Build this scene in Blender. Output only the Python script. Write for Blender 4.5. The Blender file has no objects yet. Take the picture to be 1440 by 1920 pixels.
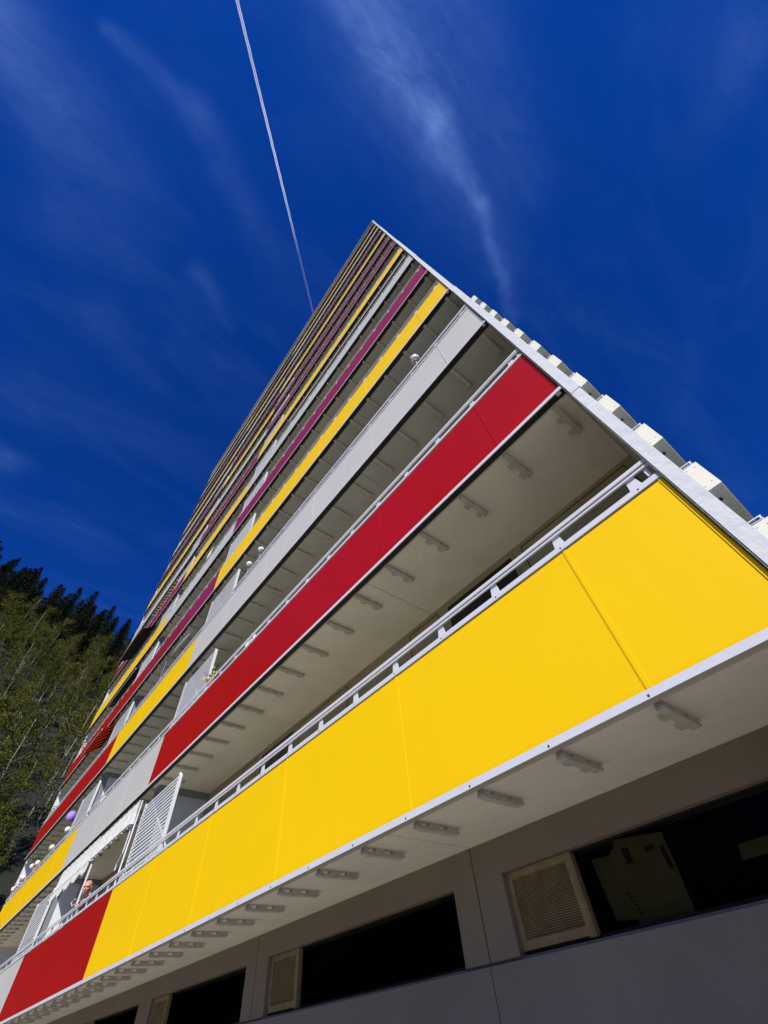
import bpy, bmesh, math, random
from mathutils import Vector, Matrix, noise
random.seed(7)
R = math.radians
S = bpy.context.scene
C = S.collection
EYE = 1.6                                   # camera height above the ground

# ------------------------------------------------------------------ camera
cam = bpy.data.cameras.new("camera"); camo = bpy.data.objects.new("camera", cam); C.objects.link(camo)
cam.sensor_width = 36; cam.sensor_fit = 'AUTO'
cam.lens = 36 * 773.84 / 1920
cam.clip_start = 0.05; cam.clip_end = 90000
r0 = Vector((0.6218811, 0.7795445, -0.0746609)); r1 = Vector((-0.6504123, 0.4610512, -0.6036519)); r2 = Vector((-0.4361511, 0.4239601, 0.7937443))
m = Matrix((r0, -r1, -r2)).transposed().to_4x4(); m.translation = Vector((0, 0, EYE))
camo.matrix_world = m
S.camera = camo
S.render.resolution_x = 768; S.render.resolution_y = 1024

# ------------------------------------------------------------------ light and sky
SUN = Vector((1.2, -1.0, 1.38)).normalized()
SUN_EL = math.asin(SUN.z); SUN_AZ = math.atan2(SUN.x, SUN.y)
sl = bpy.data.lights.new("sun", 'SUN'); sl.energy = 5.0; sl.angle = R(0.53); sl.color = (1.0, 0.955, 0.88)
so = bpy.data.objects.new("sun", sl); C.objects.link(so)
so.rotation_euler = SUN.to_track_quat('Z', 'Y').to_euler(); so.location = (30, -30, 60)
S.view_settings.view_transform = 'Standard'; S.view_settings.look = 'None'
S.view_settings.exposure = 0.12; S.view_settings.gamma = 1.0
S.view_settings.use_curve_mapping = False
w = bpy.data.worlds.new("World"); S.world = w; w.use_nodes = True
nt = w.node_tree; nt.nodes.clear()
def N(t, **k):
    n = nt.nodes.new(t)
    for a, b in k.items(): setattr(n, a, b)
    return n
def L(a, b): nt.links.new(a, b)
def val(x):
    n = N('ShaderNodeValue'); n.outputs[0].default_value = x; return n.outputs[0]
def mth(op, a, b=None, c=None, clamp=False):
    n = N('ShaderNodeMath', operation=op); n.use_clamp = clamp
    for i, x in enumerate((a, b, c)):
        if x is None: continue
        if isinstance(x, (int, float)): n.inputs[i].default_value = x
        else: L(x, n.inputs[i])
    return n.outputs[0]
out = N('ShaderNodeOutputWorld'); bg = N('ShaderNodeBackground'); bg.inputs[1].default_value = 0.12
sky = N('ShaderNodeTexSky', sky_type='NISHITA'); sky.sun_disc = False
sky.sun_elevation = SUN_EL; sky.sun_rotation = SUN_AZ; sky.air_density = 1.0; sky.dust_density = 0.2; sky.ozone_density = 5.0; sky.altitude = 900
# deep polarised blue of a clear mountain day
gain = N('ShaderNodeMix', data_type='RGBA', blend_type='MULTIPLY'); gain.inputs[0].default_value = 1
L(sky.outputs[0], gain.inputs[6]); gain.inputs[7].default_value = (0.028, 0.285, 0.90, 1)
geo = N('ShaderNodeTexCoord'); sep = N('ShaderNodeSeparateXYZ'); L(geo.outputs['Generated'], sep.inputs[0])
zc = mth('MAXIMUM', sep.outputs[2], 0.05)
px = mth('DIVIDE', sep.outputs[0], zc); py = mth('DIVIDE', sep.outputs[1], zc)
cmb = N('ShaderNodeCombineXYZ'); L(px, cmb.inputs[0]); L(py, cmb.inputs[1])
def nz(scale, detail=6, rough=.6, sx=1, sy=1, rot=0, dist=0.0, off=0):
    mp = N('ShaderNodeMapping'); mp.inputs['Rotation'].default_value = (0, 0, rot); mp.inputs['Scale'].default_value = (sx, sy, 1); mp.inputs['Location'].default_value = (off, off * .7, off)
    L(cmb.outputs[0], mp.inputs[0])
    n = N('ShaderNodeTexNoise'); n.inputs['Scale'].default_value = scale; n.inputs['Detail'].default_value = detail; n.inputs['Roughness'].default_value = rough; n.inputs['Distortion'].default_value = dist
    L(mp.outputs[0], n.inputs['Vector']); return n.outputs[0]
wob = mth('MULTIPLY', mth('SUBTRACT', nz(7, 3), .5), .055)
wob2 = mth('MULTIPLY', mth('SUBTRACT', nz(7, 3, off=4.3), .5), .055)
wx = mth('ADD', px, wob); wy = mth('ADD', py, wob2)
def streak(ax, ay, bx, by, wa, wb, amp_a, amp_b):
    "soft band on the cloud layer from a to b"
    dx, dy = bx - ax, by - ay; L2 = dx * dx + dy * dy
    ux = mth('SUBTRACT', wx, ax); uy = mth('SUBTRACT', wy, ay)
    t = mth('DIVIDE', mth('ADD', mth('MULTIPLY', ux, dx), mth('MULTIPLY', uy, dy)), L2)
    tc = mth('MINIMUM', mth('MAXIMUM', t, 0), 1)
    ex = mth('SUBTRACT', ux, mth('MULTIPLY', tc, dx)); ey = mth('SUBTRACT', uy, mth('MULTIPLY', tc, dy))
    d = mth('SQRT', mth('ADD', mth('MULTIPLY', ex, ex), mth('MULTIPLY', ey, ey)))
    wd = mth('ADD', mth('MULTIPLY', tc, wb - wa), wa)
    q = mth('DIVIDE', d, wd)
    g = mth('EXPONENT', mth('MULTIPLY', mth('MULTIPLY', q, q), -1))
    am = mth('ADD', mth('MULTIPLY', tc, amp_b - amp_a), amp_a)
    return mth('MULTIPLY', g, am)
fib = nz(10, 9, .66, sx=1.7, sy=.65, rot=R(-22), dist=1.1)
fibf = nz(30, 9, .7, sx=2.0, sy=.6, rot=R(-20), dist=1.0, off=1.3)
fib = mth('MULTIPLY_ADD', mth('ADD', mth('MULTIPLY', fib, .65), mth('MULTIPLY', fibf, .35)), 3.2, -1.05, clamp=True)
fib2 = mth('MULTIPLY_ADD', nz(4, 8, .62, sx=1.8, sy=.7, rot=R(35), dist=.8, off=2.2), 2.4, -.85, clamp=True)
parts = [streak(.235, -.20, .19, .06, .040, .032, .56, .40), streak(.19, .06, .15, .22, .024, .015, .34, .28), streak(.15, .22, .060, .43, .014, .012, .32, .16),
         streak(.215, -.05, .12, .30, .09, .06, .26, .08), streak(.33, -.05, .24, .26, .07, .05, .16, .07),
         streak(-.06, -.41, -.068, -.27, .012, .022, .22, .13), streak(-.068, -.27, -.20, .0, .03, .03, .14, .02),
         streak(-.14, -.58, -.24, -.36, .05, .08, .5, .12), streak(-.36, -.40, -.33, -.25, .06, .04, .10, .03),
         streak(-.29, -.16, -.34, -.07, .02, .014, .14, .06), streak(-.5, -.3, -.56, -.14, .05, .03, .08, .04),
         streak(-.98, -.37, -.96, -.33, .04, .03, .22, .06), streak(.60, .42, .49, .47, .05, .05, .16, .03), streak(-.75, -.35, -.70, .02, .09, .06, .06, .03)]
tot = parts[0]
for q in parts[1:]: tot = mth('ADD', tot, q)
cl = mth('MULTIPLY', tot, mth('MULTIPLY_ADD', fib, .62, .24))
cl = mth('ADD', cl, mth('MULTIPLY', mth('MULTIPLY', fib2, fib2), .075))
cl = mth('MULTIPLY', cl, mth('MULTIPLY_ADD', mth('GREATER_THAN', sep.outputs[2], 0.0), 1, 0))
cmix = N('ShaderNodeMix', data_type='RGBA'); L(mth('MINIMUM', cl, .8), cmix.inputs[0]); L(gain.outputs[2], cmix.inputs[6]); cmix.inputs[7].default_value = (1.15, 2.15, 5.2, 1)
L(cmix.outputs[2], bg.inputs[0]); L(bg.outputs[0], out.inputs[0])

# ------------------------------------------------------------------ helpers
def sr(h):                                   # sRGB 0-255 -> linear
    return tuple((c / 255 / 12.92 if c / 255 <= .04045 else ((c / 255 + .055) / 1.055) ** 2.4) for c in h)
def mat(name, col, rough=.6, var=.0, scale=4, bump=0, bscale=30, spec=.5, metal=0, dirt=0, dirtcol=(.12, .10, .08), coat=0, trans=0, streak=0):
    m = bpy.data.materials.new(name); m.use_nodes = True; t = m.node_tree; b = t.nodes['Principled BSDF']
    b.inputs['Roughness'].default_value = rough; b.inputs['Specular IOR Level'].default_value = spec; b.inputs['Metallic'].default_value = metal
    b.inputs['Coat Weight'].default_value = coat; b.inputs['Coat Roughness'].default_value = .12
    co = t.nodes.new('ShaderNodeTexCoord').outputs['Object']
    base = None
    if var or dirt:
        n = t.nodes.new('ShaderNodeTexNoise'); n.inputs['Scale'].default_value = scale; n.inputs['Detail'].default_value = 6; n.inputs['Roughness'].default_value = .65
        t.links.new(co, n.inputs['Vector'])
        rp = t.nodes.new('ShaderNodeValToRGB'); rp.color_ramp.elements[0].position = .3; rp.color_ramp.elements[1].position = .7
        rp.color_ramp.elements[0].color = tuple(c * (1 - var) for c in col) + (1,); rp.color_ramp.elements[1].color = tuple(min(1, c * (1 + var)) for c in col) + (1,)
        t.links.new(n.outputs[0], rp.inputs[0]); base = rp.outputs[0]
    if streak:
        mp = t.nodes.new('ShaderNodeMapping'); mp.inputs['Scale'].default_value = (9, 9, .5); t.links.new(co, mp.inputs[0])
        ns = t.nodes.new('ShaderNodeTexNoise'); ns.inputs['Scale'].default_value = 1; ns.inputs['Detail'].default_value = 7; ns.inputs['Roughness'].default_value = .7; t.links.new(mp.outputs[0], ns.inputs['Vector'])
        mrs = t.nodes.new('ShaderNodeMapRange'); mrs.inputs[1].default_value = .35; mrs.inputs[2].default_value = .75; mrs.inputs[3].default_value = 1; mrs.inputs[4].default_value = 1 - streak * 2; t.links.new(ns.outputs[0], mrs.inputs[0])
        hs = t.nodes.new('ShaderNodeHueSaturation'); t.links.new(mrs.outputs[0], hs.inputs['Value']); t.links.new(base, hs.inputs['Color']); base = hs.outputs[0]
    if dirt:
        n2 = t.nodes.new('ShaderNodeTexNoise'); n2.inputs['Scale'].default_value = scale * 5; n2.inputs['Detail'].default_value = 9; n2.inputs['Roughness'].default_value = .75
        t.links.new(co, n2.inputs['Vector'])
        r2_ = t.nodes.new('ShaderNodeValToRGB'); r2_.color_ramp.elements[0].position = .60; r2_.color_ramp.elements[1].position = .74
        r2_.color_ramp.elements[0].color = (0, 0, 0, 1); r2_.color_ramp.elements[1].color = (dirt, dirt, dirt, 1)
        t.links.new(n2.outputs[0], r2_.inputs[0])
        mx = t.nodes.new('ShaderNodeMix'); mx.data_type = 'RGBA'; t.links.new(r2_.outputs[0], mx.inputs[0]); t.links.new(base, mx.inputs[6]); mx.inputs[7].default_value = dirtcol + (1,)
        base = mx.outputs[2]
    if base is not None: t.links.new(base, b.inputs['Base Color'])
    else: b.inputs['Base Color'].default_value = tuple(col) + (1,)
    if bump:
        n3 = t.nodes.new('ShaderNodeTexNoise'); n3.inputs['Scale'].default_value = bscale; n3.inputs['Detail'].default_value = 8; t.links.new(co, n3.inputs['Vector'])
        bp = t.nodes.new('ShaderNodeBump'); bp.inputs['Strength'].default_value = bump; bp.inputs['Distance'].default_value = .02; t.links.new(n3.outputs[0], bp.inputs['Height']); t.links.new(bp.outputs[0], b.inputs['Normal'])
    if trans:
        tr = t.nodes.new('ShaderNodeBsdfTranslucent'); o = t.nodes['Material Output']; ms = t.nodes.new('ShaderNodeMixShader'); ms.inputs[0].default_value = trans
        if base is not None: t.links.new(base, tr.inputs[0])
        else: tr.inputs[0].default_value = tuple(col) + (1,)
        t.links.new(b.outputs[0], ms.inputs[1]); t.links.new(tr.outputs[0], ms.inputs[2]); t.links.new(ms.outputs[0], o.inputs[0])
    return m
M = {}
M['Y'] = mat('yellow_sheet', (.95, .60, .003), .5, .02, .8, .05, 2, spec=.15, streak=.012)
M['R'] = mat('red_sheet', (.42, .006, .007), .4, .06, .8, .05, 2, spec=.16, streak=.03)
M['G'] = mat('grey_sheet', (.60, .595, .545), .45, .035, .8, .05, 2, spec=.3, streak=.02)
M['M'] = mat('red_sheet_sky_sheen', (.33, .010, .035), .38, .05, .8, .05, 2, spec=.6, coat=.15)  # red sheet with the bluish sky sheen put into its base colour
M['rail'] = mat('white_powder_coat', (.66, .67, .72), .45, .03, 3)
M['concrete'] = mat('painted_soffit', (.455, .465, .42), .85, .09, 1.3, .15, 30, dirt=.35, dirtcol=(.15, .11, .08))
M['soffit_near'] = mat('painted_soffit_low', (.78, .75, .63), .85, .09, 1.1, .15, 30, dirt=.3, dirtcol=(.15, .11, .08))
M['bracket'] = mat('painted_bracket', (.50, .49, .42), .8, .12, 9, .3, 60)
M['plaster'] = mat('white_plaster', (.68, .70, .71), .85, .03, 2, .35, 14)
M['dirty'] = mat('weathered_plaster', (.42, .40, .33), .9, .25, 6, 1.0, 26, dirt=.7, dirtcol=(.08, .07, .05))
M['cream'] = mat('cream_panel', (.70, .68, .56), .5, .03, 2, .05, 8)
M['back'] = mat('loggia_wall', (.34, .30, .18), .85, .10, 2, .2, 30)
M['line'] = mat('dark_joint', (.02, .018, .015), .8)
M['glass'] = mat('dark_glass', (.006, .006, .007), .08, spec=.5)
M['base_up'] = mat('brown_render', (.20, .165, .115), .9, .10, 1.5, .3, 60)
M['base_lo'] = mat('grey_render', (.20, .18, .145), .9, .12, 1.2, .35, 70)
M['vent'] = mat('beige_wood', (.25, .18, .075), .7, .25, 12, .3, 60, dirt=.5)
M['dark'] = mat('dark_room', (.006, .006, .006), .9)
M['slat'] = mat('grey_slat', (.66, .69, .70), .5, .04, 4)
M['part'] = mat('partition_board', (.70, .74, .73), .7, .04, 2)
M['partg'] = mat('partition_grey', (.22, .23, .26), .5)
M['white'] = mat('white_fabric', (.78, .79, .74), .9, .12, 9, .4, 30, trans=.35)
M['black'] = mat('black_fabric', (.012, .012, .014), .9)
M['steel'] = mat('steel', (.35, .36, .38), .35, metal=.6)
M['brown'] = mat('brown_fabric', (.05, .035, .02), .9)
M['skin'] = mat('skin', (.58, .30, .20), .55, .12, 14)
M['sweater'] = mat('maroon_knit', (.055, .012, .018), .95, .2, 40)
M['trous'] = mat('trousers', (.03, .03, .035), .9)
M['hair'] = mat('grey_hair', (.35, .33, .30), .9, .2, 60)
M['board'] = mat('cardboard', (.26, .20, .08), .85, .18, 5, dirt=.5, dirtcol=(.14, .07, .03))
M['globe'] = mat('opal_globe', (.86, .84, .60), .3, .03, 3, coat=.3)
M['globew'] = mat('white_globe', (.85, .86, .86), .3, .03, 3, coat=.3)
M['lilac'] = mat('lilac_paper', (.34, .24, .72), .8, .1, 8)
M['blue'] = mat('blue_glaze', (.01, .05, .35), .3)
M['leaf'] = mat('pot_leaf', (.05, .10, .02), .8, .4, 9)
M['petal'] = mat('yellow_petal', (.85, .62, .06), .8, .2, 9)
M['terra'] = mat('terracotta', (.42, .16, .08), .8, .2, 9)

def prop(o, label=None, cat=None, group=None, kind=None):
    if label: o['label'] = label
    if cat: o['category'] = cat
    if group: o['group'] = group
    if kind: o['kind'] = kind
    return o
def world_loc(o):
    v = Vector((0, 0, 0))
    while o: v = v + o.location; o = o.parent
    return v
class MB:
    "collects boxes, prisms and tubes in camera-relative metres (z=0 is eye height) and links them as ONE mesh"
    def __init__(s): s.v = []; s.f = []
    def box(s, x0, x1, y0, y1, z0, z1):
        n = len(s.v)
        s.v += [(x, y, z) for z in (z0, z1) for y in (y0, y1) for x in (x0, x1)]
        s.f += [tuple(n + i for i in q) for q in ((0, 2, 3, 1), (4, 5, 7, 6), (0, 1, 5, 4), (2, 6, 7, 3), (0, 4, 6, 2), (1, 3, 7, 5))]
        return s
    def prism(s, pts, axis, a, b):
        "pts polygon in the plane normal to axis ('x': (y,z); 'y': (x,z); 'z': (x,y)), extruded from a to b"
        n = len(s.v); k = len(pts)
        for c in (a, b):
            for p, q in pts:
                s.v.append({'x': (c, p, q), 'y': (p, c, q), 'z': (p, q, c)}[axis])
        s.f.append(tuple(n + i for i in range(k))); s.f.append(tuple(n + k + i for i in reversed(range(k))))
        for i in range(k): j = (i + 1) % k; s.f.append((n + i, n + k + i, n + k + j, n + j))
        return s
    def tube(s, path, rad, seg=8, cap=True):
        path = [Vector(p) for p in path]; n0 = len(s.v)
        rs = rad if isinstance(rad, (list, tuple)) else [rad] * len(path)
        for i, p in enumerate(path):
            d = (path[min(i + 1, len(path) - 1)] - path[max(i - 1, 0)]).normalized()
            u = d.cross(Vector((0.13, 0.31, .94))).normalized()
            if u.length < .1: u = d.cross(Vector((1, 0, 0))).normalized()
            q = d.cross(u)
            for k in range(seg):
                a = 2 * math.pi * k / seg; s.v.append(tuple(p + (u * math.cos(a) + q * math.sin(a)) * rs[i]))
        for i in range(len(path) - 1):
            for k in range(seg):
                a = n0 + i * seg + k; b = n0 + i * seg + (k + 1) % seg; s.f.append((a, b, b + seg, a + seg))
        if cap:
            s.f.append(tuple(n0 + k for k in reversed(range(seg)))); e = n0 + (len(path) - 1) * seg; s.f.append(tuple(e + k for k in range(seg)))
        return s
    def ball(s, c, r, seg=16, rings=10, sz=1.0, wob=0):
        n0 = len(s.v); c = Vector(c)
        for i in range(rings + 1):
            th = math.pi * i / rings
            for k in range(seg):
                a = 2 * math.pi * k / seg; rr = r * (1 + wob * math.sin(a * 8))
                s.v.append(tuple(c + Vector((rr * math.sin(th) * math.cos(a), rr * math.sin(th) * math.sin(a), r * sz * math.cos(th)))))
        for i in range(rings):
            for k in range(seg):
                a = n0 + i * seg + k; b = n0 + i * seg + (k + 1) % seg; s.f.append((a, a + seg, b + seg, b))
        return s
    def poly(s, pts):
        n = len(s.v); s.v += [tuple(p) for p in pts]; s.f.append(tuple(range(n, n + len(pts)))); return s
    def grid(s, rows):
        n = len(s.v); k = len(rows[0])
        for r in rows: s.v += [tuple(p) for p in r]
        for i in range(len(rows) - 1):
            for j in range(k - 1):
                a = n + i * k + j; s.f.append((a, a + 1, a + k + 1, a + k))
        return s
    def build(s, name, m, parent=None, smooth=False, bevel=0, loc=None, solid=0):
        o0 = world_loc(parent) - Vector((0, 0, EYE)) if parent else Vector((0, 0, -EYE))
        if loc is not None: o0 = Vector(loc) - Vector((0, 0, EYE)) if not parent else o0
        me = bpy.data.meshes.new(name); me.from_pydata([tuple(Vector(v) - o0) for v in s.v], [], s.f)
        bm = bmesh.new(); bm.from_mesh(me)
        if smooth: bmesh.ops.remove_doubles(bm, verts=bm.verts, dist=1e-5)
        bmesh.ops.recalc_face_normals(bm, faces=bm.faces); bm.to_mesh(me); bm.free()
        me.materials.append(m)
        o = bpy.data.objects.new(name, me); C.objects.link(o)
        if parent: o.parent = parent
        elif loc is not None: o.location = loc
        if smooth:
            for p in me.polygons: p.use_smooth = True
        if bevel:
            b = o.modifiers.new('b', 'BEVEL'); b.width = bevel; b.segments = 2; b.limit_method = 'ANGLE'
        if solid:
            b = o.modifiers.new('s', 'SOLIDIFY'); b.thickness = solid
        return o
def empty(name, loc, label, cat, group=None):
    o = bpy.data.objects.new(name, None); C.objects.link(o); o.location = loc; o.empty_display_size = .3
    return prop(o, label, cat, group)

# ------------------------------------------------------------------ ground
def ground_mat():
    m = mat('asphalt', (.30, .275, .23), .95, .2, .6, .5, 40, dirt=.3); return m
g = MB(); g.poly([(-3000, -3000, -EYE), (3000, -3000, -EYE), (3000, 3000, -EYE), (-3000, 3000, -EYE)])
prop(g.build('ground', mat('meadow_ground', (.09, .10, .04), .95, .3, .02), None), kind='structure')
g = MB().box(-45, 22, -16, 2.2, -EYE - .2, -EYE + .004)
prop(g.build('car_park', ground_mat(), None), kind='structure')
g = MB().box(-40, 14, 2.2, 3.48, -EYE - .2, -EYE + .12)
prop(g.build('pavement', mat('paving', (.30, .28, .24), .9, .15, 2, .3, 30), None, bevel=.01), kind='structure')

# ------------------------------------------------------------------ apartment tower
STEP = 2.71; NF = 14
XR, B1, B2, XL = 0.10, -10.79, -17.43, -28.05
PY = 2.5                                      # plane of the balcony sheets
def bz(n): return 1.066 + (n - 1) * STEP     # bottom of the sheet of balcony n
COL = {0: 'YRGYMGYMMYMGYM', 1: 'RGYMGYMGYMGYMG', 2: 'GYRRYMGYMGYMGY'}
bld = empty('apartment_building', (-14, 8, 0), 'tall apartment tower with yellow, red, sky-tinted plum and grey balcony bands, white end wall', 'building')
MB().box(-28.2, .12, 3.70, 15.5, 1.4, 39.0).build('back_wall', M['back'], bld)
# end walls: precast white pieces, butted with a fine step every second floor
e = MB(); zs = [-EYE, 3.55, 8.97, 14.4, 19.8, 25.2, 30.6, 36.1, 39.42]
for i in range(len(zs) - 1):
    e.box(.12 + .004 * (i % 2), .212 + (.006 if i % 2 else -.004), 2.463 - .004 * (i % 2), 15.6, zs[i] + (.006 if i else 0), zs[i + 1])
prop(e.build('end_wall', M['plaster'], bld), 'white plastered end wall, rough in the grazing sun')
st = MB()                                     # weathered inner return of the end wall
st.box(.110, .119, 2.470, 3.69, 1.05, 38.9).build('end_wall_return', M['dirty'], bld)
MB().box(-28.36, -28.2, 2.58, 15.6, -EYE, 39.1).build('end_wall', M['plaster'], bld)
# roof
MB().box(-28.45, .25, 2.43, 15.7, 39.0, 39.10).box(-28.42, .22, 2.46, 15.65, 39.106, 39.38).build('roof', M['rail'], bld)
MB().tube([(-14.2, 3.0, 39.38), (-14.2, 3.0, 40.4)], .02).build('roof_vent', M['steel'], bld); MB().tube([(-4.1, 2.7, 39.38), (-4.1, 2.7, 39.9)], .03).build('roof_vent', M['steel'], bld)

posts = [-.05 - .66 * k for k in range(0, 43) if -.05 - .66 * k > -27.95]
seams = {0: [XR, -.724, -2.71, -4.72, -6.73, -8.73, B1], 1: [B1, -12.78, -14.77, -16.76, B2], 2: [B2, -19.4, -21.4, -23.4, -25.4, -27.3, XL]}
def bracket_mb(mb, x, s, n):
    "T-shaped console under the slab edge: a bar with pads, open notches between bar and soffit"
    near = n <= 3
    if not near:
        mb.box(x - .035, x + .035, 2.52, 2.96, s - .042, s - .002); return
    j = random.uniform(-.006, .006)
    mb.prism([(2.55, s - .046), (2.60, s - .052), (2.97 + j, s - .046), (3.0 + j, s - .028), (2.55, s - .028)], 'x', x - .035, x + .018)
    for a, b in ((2.55, 2.60), (2.665, 2.78), (2.85, 2.985)):
        mb.prism([(a, s - .030), (b, s - .030), (b - .012, s + .001), (a + .012, s + .001)], 'x', x - .033, x + .016)
    mb.box(x - .095, x - .036, 2.70, 2.77, s - .022, s + .001); mb.box(x - .095, x - .036, 2.90, 2.975, s - .022, s + .001)
for n in range(1, NF + 1):
    b = bz(n); s = b - .03; t = b + 1.12
    # slab with a dark recess behind the parapet; near slabs have plank joints
    sl_ = MB()
    js = [-28.2, -22.4, -17.70, -14.1, -10.45, -6.79, -3.10, .109] if n > 1 else [-28.2, -24.6, -20.9, -17.2, -13.4, -9.8, -6.79, -3.03, .109]
    for a, c in zip(js[:-1], js[1:]):
        sl_.box(a + (.004 if n < 5 else 0), c - (.004 if n < 5 else 0), 2.565, 3.70 if n > 1 else 3.76, s, s + .17)
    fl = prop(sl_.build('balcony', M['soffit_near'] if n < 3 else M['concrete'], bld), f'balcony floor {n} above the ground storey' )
    for k in range(3):
        ed = seams[k]; pb = MB(); sm = []
        for a, c in zip(ed[:-1], ed[1:]):
            x1, x0 = a - (0 if a in (XR, B1, B2) else .0), c
            pb.box(x0 + .004, x1 - .0, PY, PY + .012, b + .006, t - .006)
            if c not in (B1, B2, XL): pb.box(x0 + .012, x0 + .040, PY - .003, PY - .0004, b + .006, t - .008)   # lapped seam
        if k == 0: pb.box(.075, .0965, PY - .006, PY - .0005, b + .006, t - .008)
        c = COL[k][n - 1]
        o = pb.build('parapet_panel', M[c], fl)
        prop(o, {'Y': 'yellow', 'R': 'red', 'G': 'light grey', 'M': 'sky-tinted plum red'}[c] + ' sheet metal parapet panel')
    MB().box(XL - .03, XR + .005, 2.450, 2.460, b - .045, b).build('bottom_rail', M['rail'], fl)
    MB().box(XL - .03, XR + .004, 2.462, 2.563, b + .001, b + .003).build('gap_shade', M['line'], fl)  # black strip standing in for the shade inside the slab gap
    dp = .016 if n <= 3 else .004; q_ = 1 if n <= 3 else .55
    MB().box(XL - .03, XR + .004, 2.488, 2.488 + dp, t + .050 - .045 * q_, t + .050).build('cap_rail', M['rail'], fl)
    MB().box(XL - .03, .112, 2.49, 2.49 + dp, t + .225 - .030 * q_, t + .225).build('handrail', M['rail'], fl)
    MB().box(XL - .03, .112, 2.492, 2.492 + dp, t + .174 - .016 * q_, t + .174).build('handrail', M['rail'], fl)
    pm = MB(); far = MB(); bmf = MB()
    for x in posts:
        q = far if n > 2 else MB()
        q.prism([(x - .032, t + .158), (x + .032, t + .158), (x + .052, t + .02), (x - .052, t + .02)], 'y', 2.5085, 2.514)
        q.box(x - .012, x + .012, 2.515, 2.53, b + .02, t + .19)
        if n <= 2:
            q.build('post', M['rail'], fl)
            r_ = MB(); bracket_mb(r_, x, s, n); r_.build('bracket', M['bracket'], fl)
        else: bracket_mb(bmf, x, s, n)
    if n > 2:
        prop(far.build('post', M['rail'], fl), kind='stuff'); prop(bmf.build('bracket', M['bracket'], fl), kind='stuff')
    # end fitting beside the end wall
    MB().box(.03, .075, 2.464, 2.49, s - .028, s + .01).build('end_clip', M['rail'], fl); MB().box(.052, .080, 2.509, 2.53, t + .08, t + .155).build('end_clip', M['rail'], fl)
    # screws of the bottom rail
    if n == 1:
        for x in posts[:24]:
            MB().box(x - .006, x + .006, 2.4485, 2.4498, b - .036, b - .024).build('screw', M['line'], fl)
            MB().box(x - .005, x + .005, 2.486, 2.4878, t + .02, t + .032).build('screw', M['line'], fl)

# loggia back walls, windows and doors (floor by floor, only where light reaches the eye)
def outline(mb, x0, x1, z0, z1, y, wd=.012):
    mb.box(x0, x1, y - .003, y, z1 - wd, z1).box(x0, x0 + wd, y - .003, y, z0, z1 - wd).box(x1 - wd, x1, y - .003, y, z0, z1 - wd)
for n in range(1, NF + 1):
    f0 = bz(n) + .16; s1 = bz(n + 1) - .03
    for u in (0.0, -5.15, -10.55, -15.7, -21.0):
        if n < 6:
            ln = MB(); outline(ln, u - 1.47, u + .0, f0, s1 - .065, 3.699); ln.build('wall_joint', M['line'], bld)
            if u > -20 and n < 4: ln = MB(); outline(ln, u - 3.60, u - 2.98, f0, s1 - .065, 3.699); ln.build('wall_joint', M['line'], bld)
        wdo = MB().box(u - 2.83, u - 1.60, 3.685, 3.6985, f0 + .3, s1 - .06).build('window', M['back'], bld)
        MB().box(u - 2.78, u - 1.64, 3.680, 3.6845, f0 + .34, s1 - .115).build('pane', M['glass'], wdo)
# partitions between flats and the louvred screens beside them
def screen(x0, x1, z0, z1, n):
    sc = MB(); y = 2.58
    sc.box(x0, x0 + .03, y, y + .05, z0, z1); sc.box(x1 - .05, x1, y - .006, y + .05, z0, z1 - .06)
    sc.prism([(x1 - .05, z1 - .06), (x1, z1 - .06), (x1 - .05, z1 - .0)], 'y', y - .006, y + .05)
    sc.box(x0, x1, y + .01, y + .04, z0 - .03, z0 + .05)
    fr = sc.build('louvre_screen', M['slat'], bld)
    s_ = MB(); N_ = 17; h = (z1 - z0 - .08) / N_
    for i in range(N_):
        z = z0 + .06 + i * h; dx = 0
        s_.box(x0 + .031, x1 - .051, y + .004, y + .008, z, z + h * (.54 if n < 4 else .66))
    s_.build('slats', M['slat'], fr)
for n in range(1, NF + 1):
    f0 = bz(n) + .155; s1 = bz(n + 1) - .031
    tr = bz(n) + 1.12 + .16
    for xp, xs0, xs1 in ((-10.45, -10.80, -8.98), (-17.70, -19.60, -17.66)):
        MB().box(xp - .05, xp, 2.80, 3.699, f0, s1 - .10).build('partition', M['part'], bld)
        MB().box(xp - .045, xp - .005, 2.60, 2.797, f0, s1 - .10).build('partition', M['partg'], bld)  # front strip of the partition in a darker grey
        MB().box(xp - .09, xp + .10, 2.62, 3.698, s1 - .098, s1 - .002).build('partition_beam', M['partg'], bld)
        screen(xs0, xs1, tr - .06, s1 - .22, n)
# ground storey
zt = 1.034
gw = MB(); wins = []
bays = [(-3.04, .115), (-6.78, -3.04), (-10.5, -6.78), (-14.25, -10.5), (-18.0, -14.25), (-21.7, -18.0), (-25.4, -21.7), (-28.2, -25.4)]
y0, y1 = 3.48, 3.74
Zb, Zt = .352, .812
bays2 = []
for i, (a, c) in enumerate(bays):
    wx0 = a + .29; wx1 = c - .26 if i else .02
    c2 = c if i else .117
    gw.box(a + .006, c2 - .006, y0, y1, Zt, zt); gw.box(a + .006, wx0, y0, y1, Zb, Zt); gw.box(wx1, c2 - .006, y0, y1, Zb, Zt)
    bays2.append((wx0, wx1))
gw.box(-28.2, .111, y0 + .02, y1, Zt + .001, zt)      # behind the joints
gw.build('ground_floor_wall', M['base_up'], bld)
lo = MB()
for i, (a, c) in enumerate(bays): lo.box(a + .004, c - .004, y0 - .012, y1, -EYE, Zb - .018)
lo.box(-28.2, .111, y0 + .03, y1, -EYE, Zb - .0005)
lo.build('plinth_wall', M['base_lo'], bld)
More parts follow.
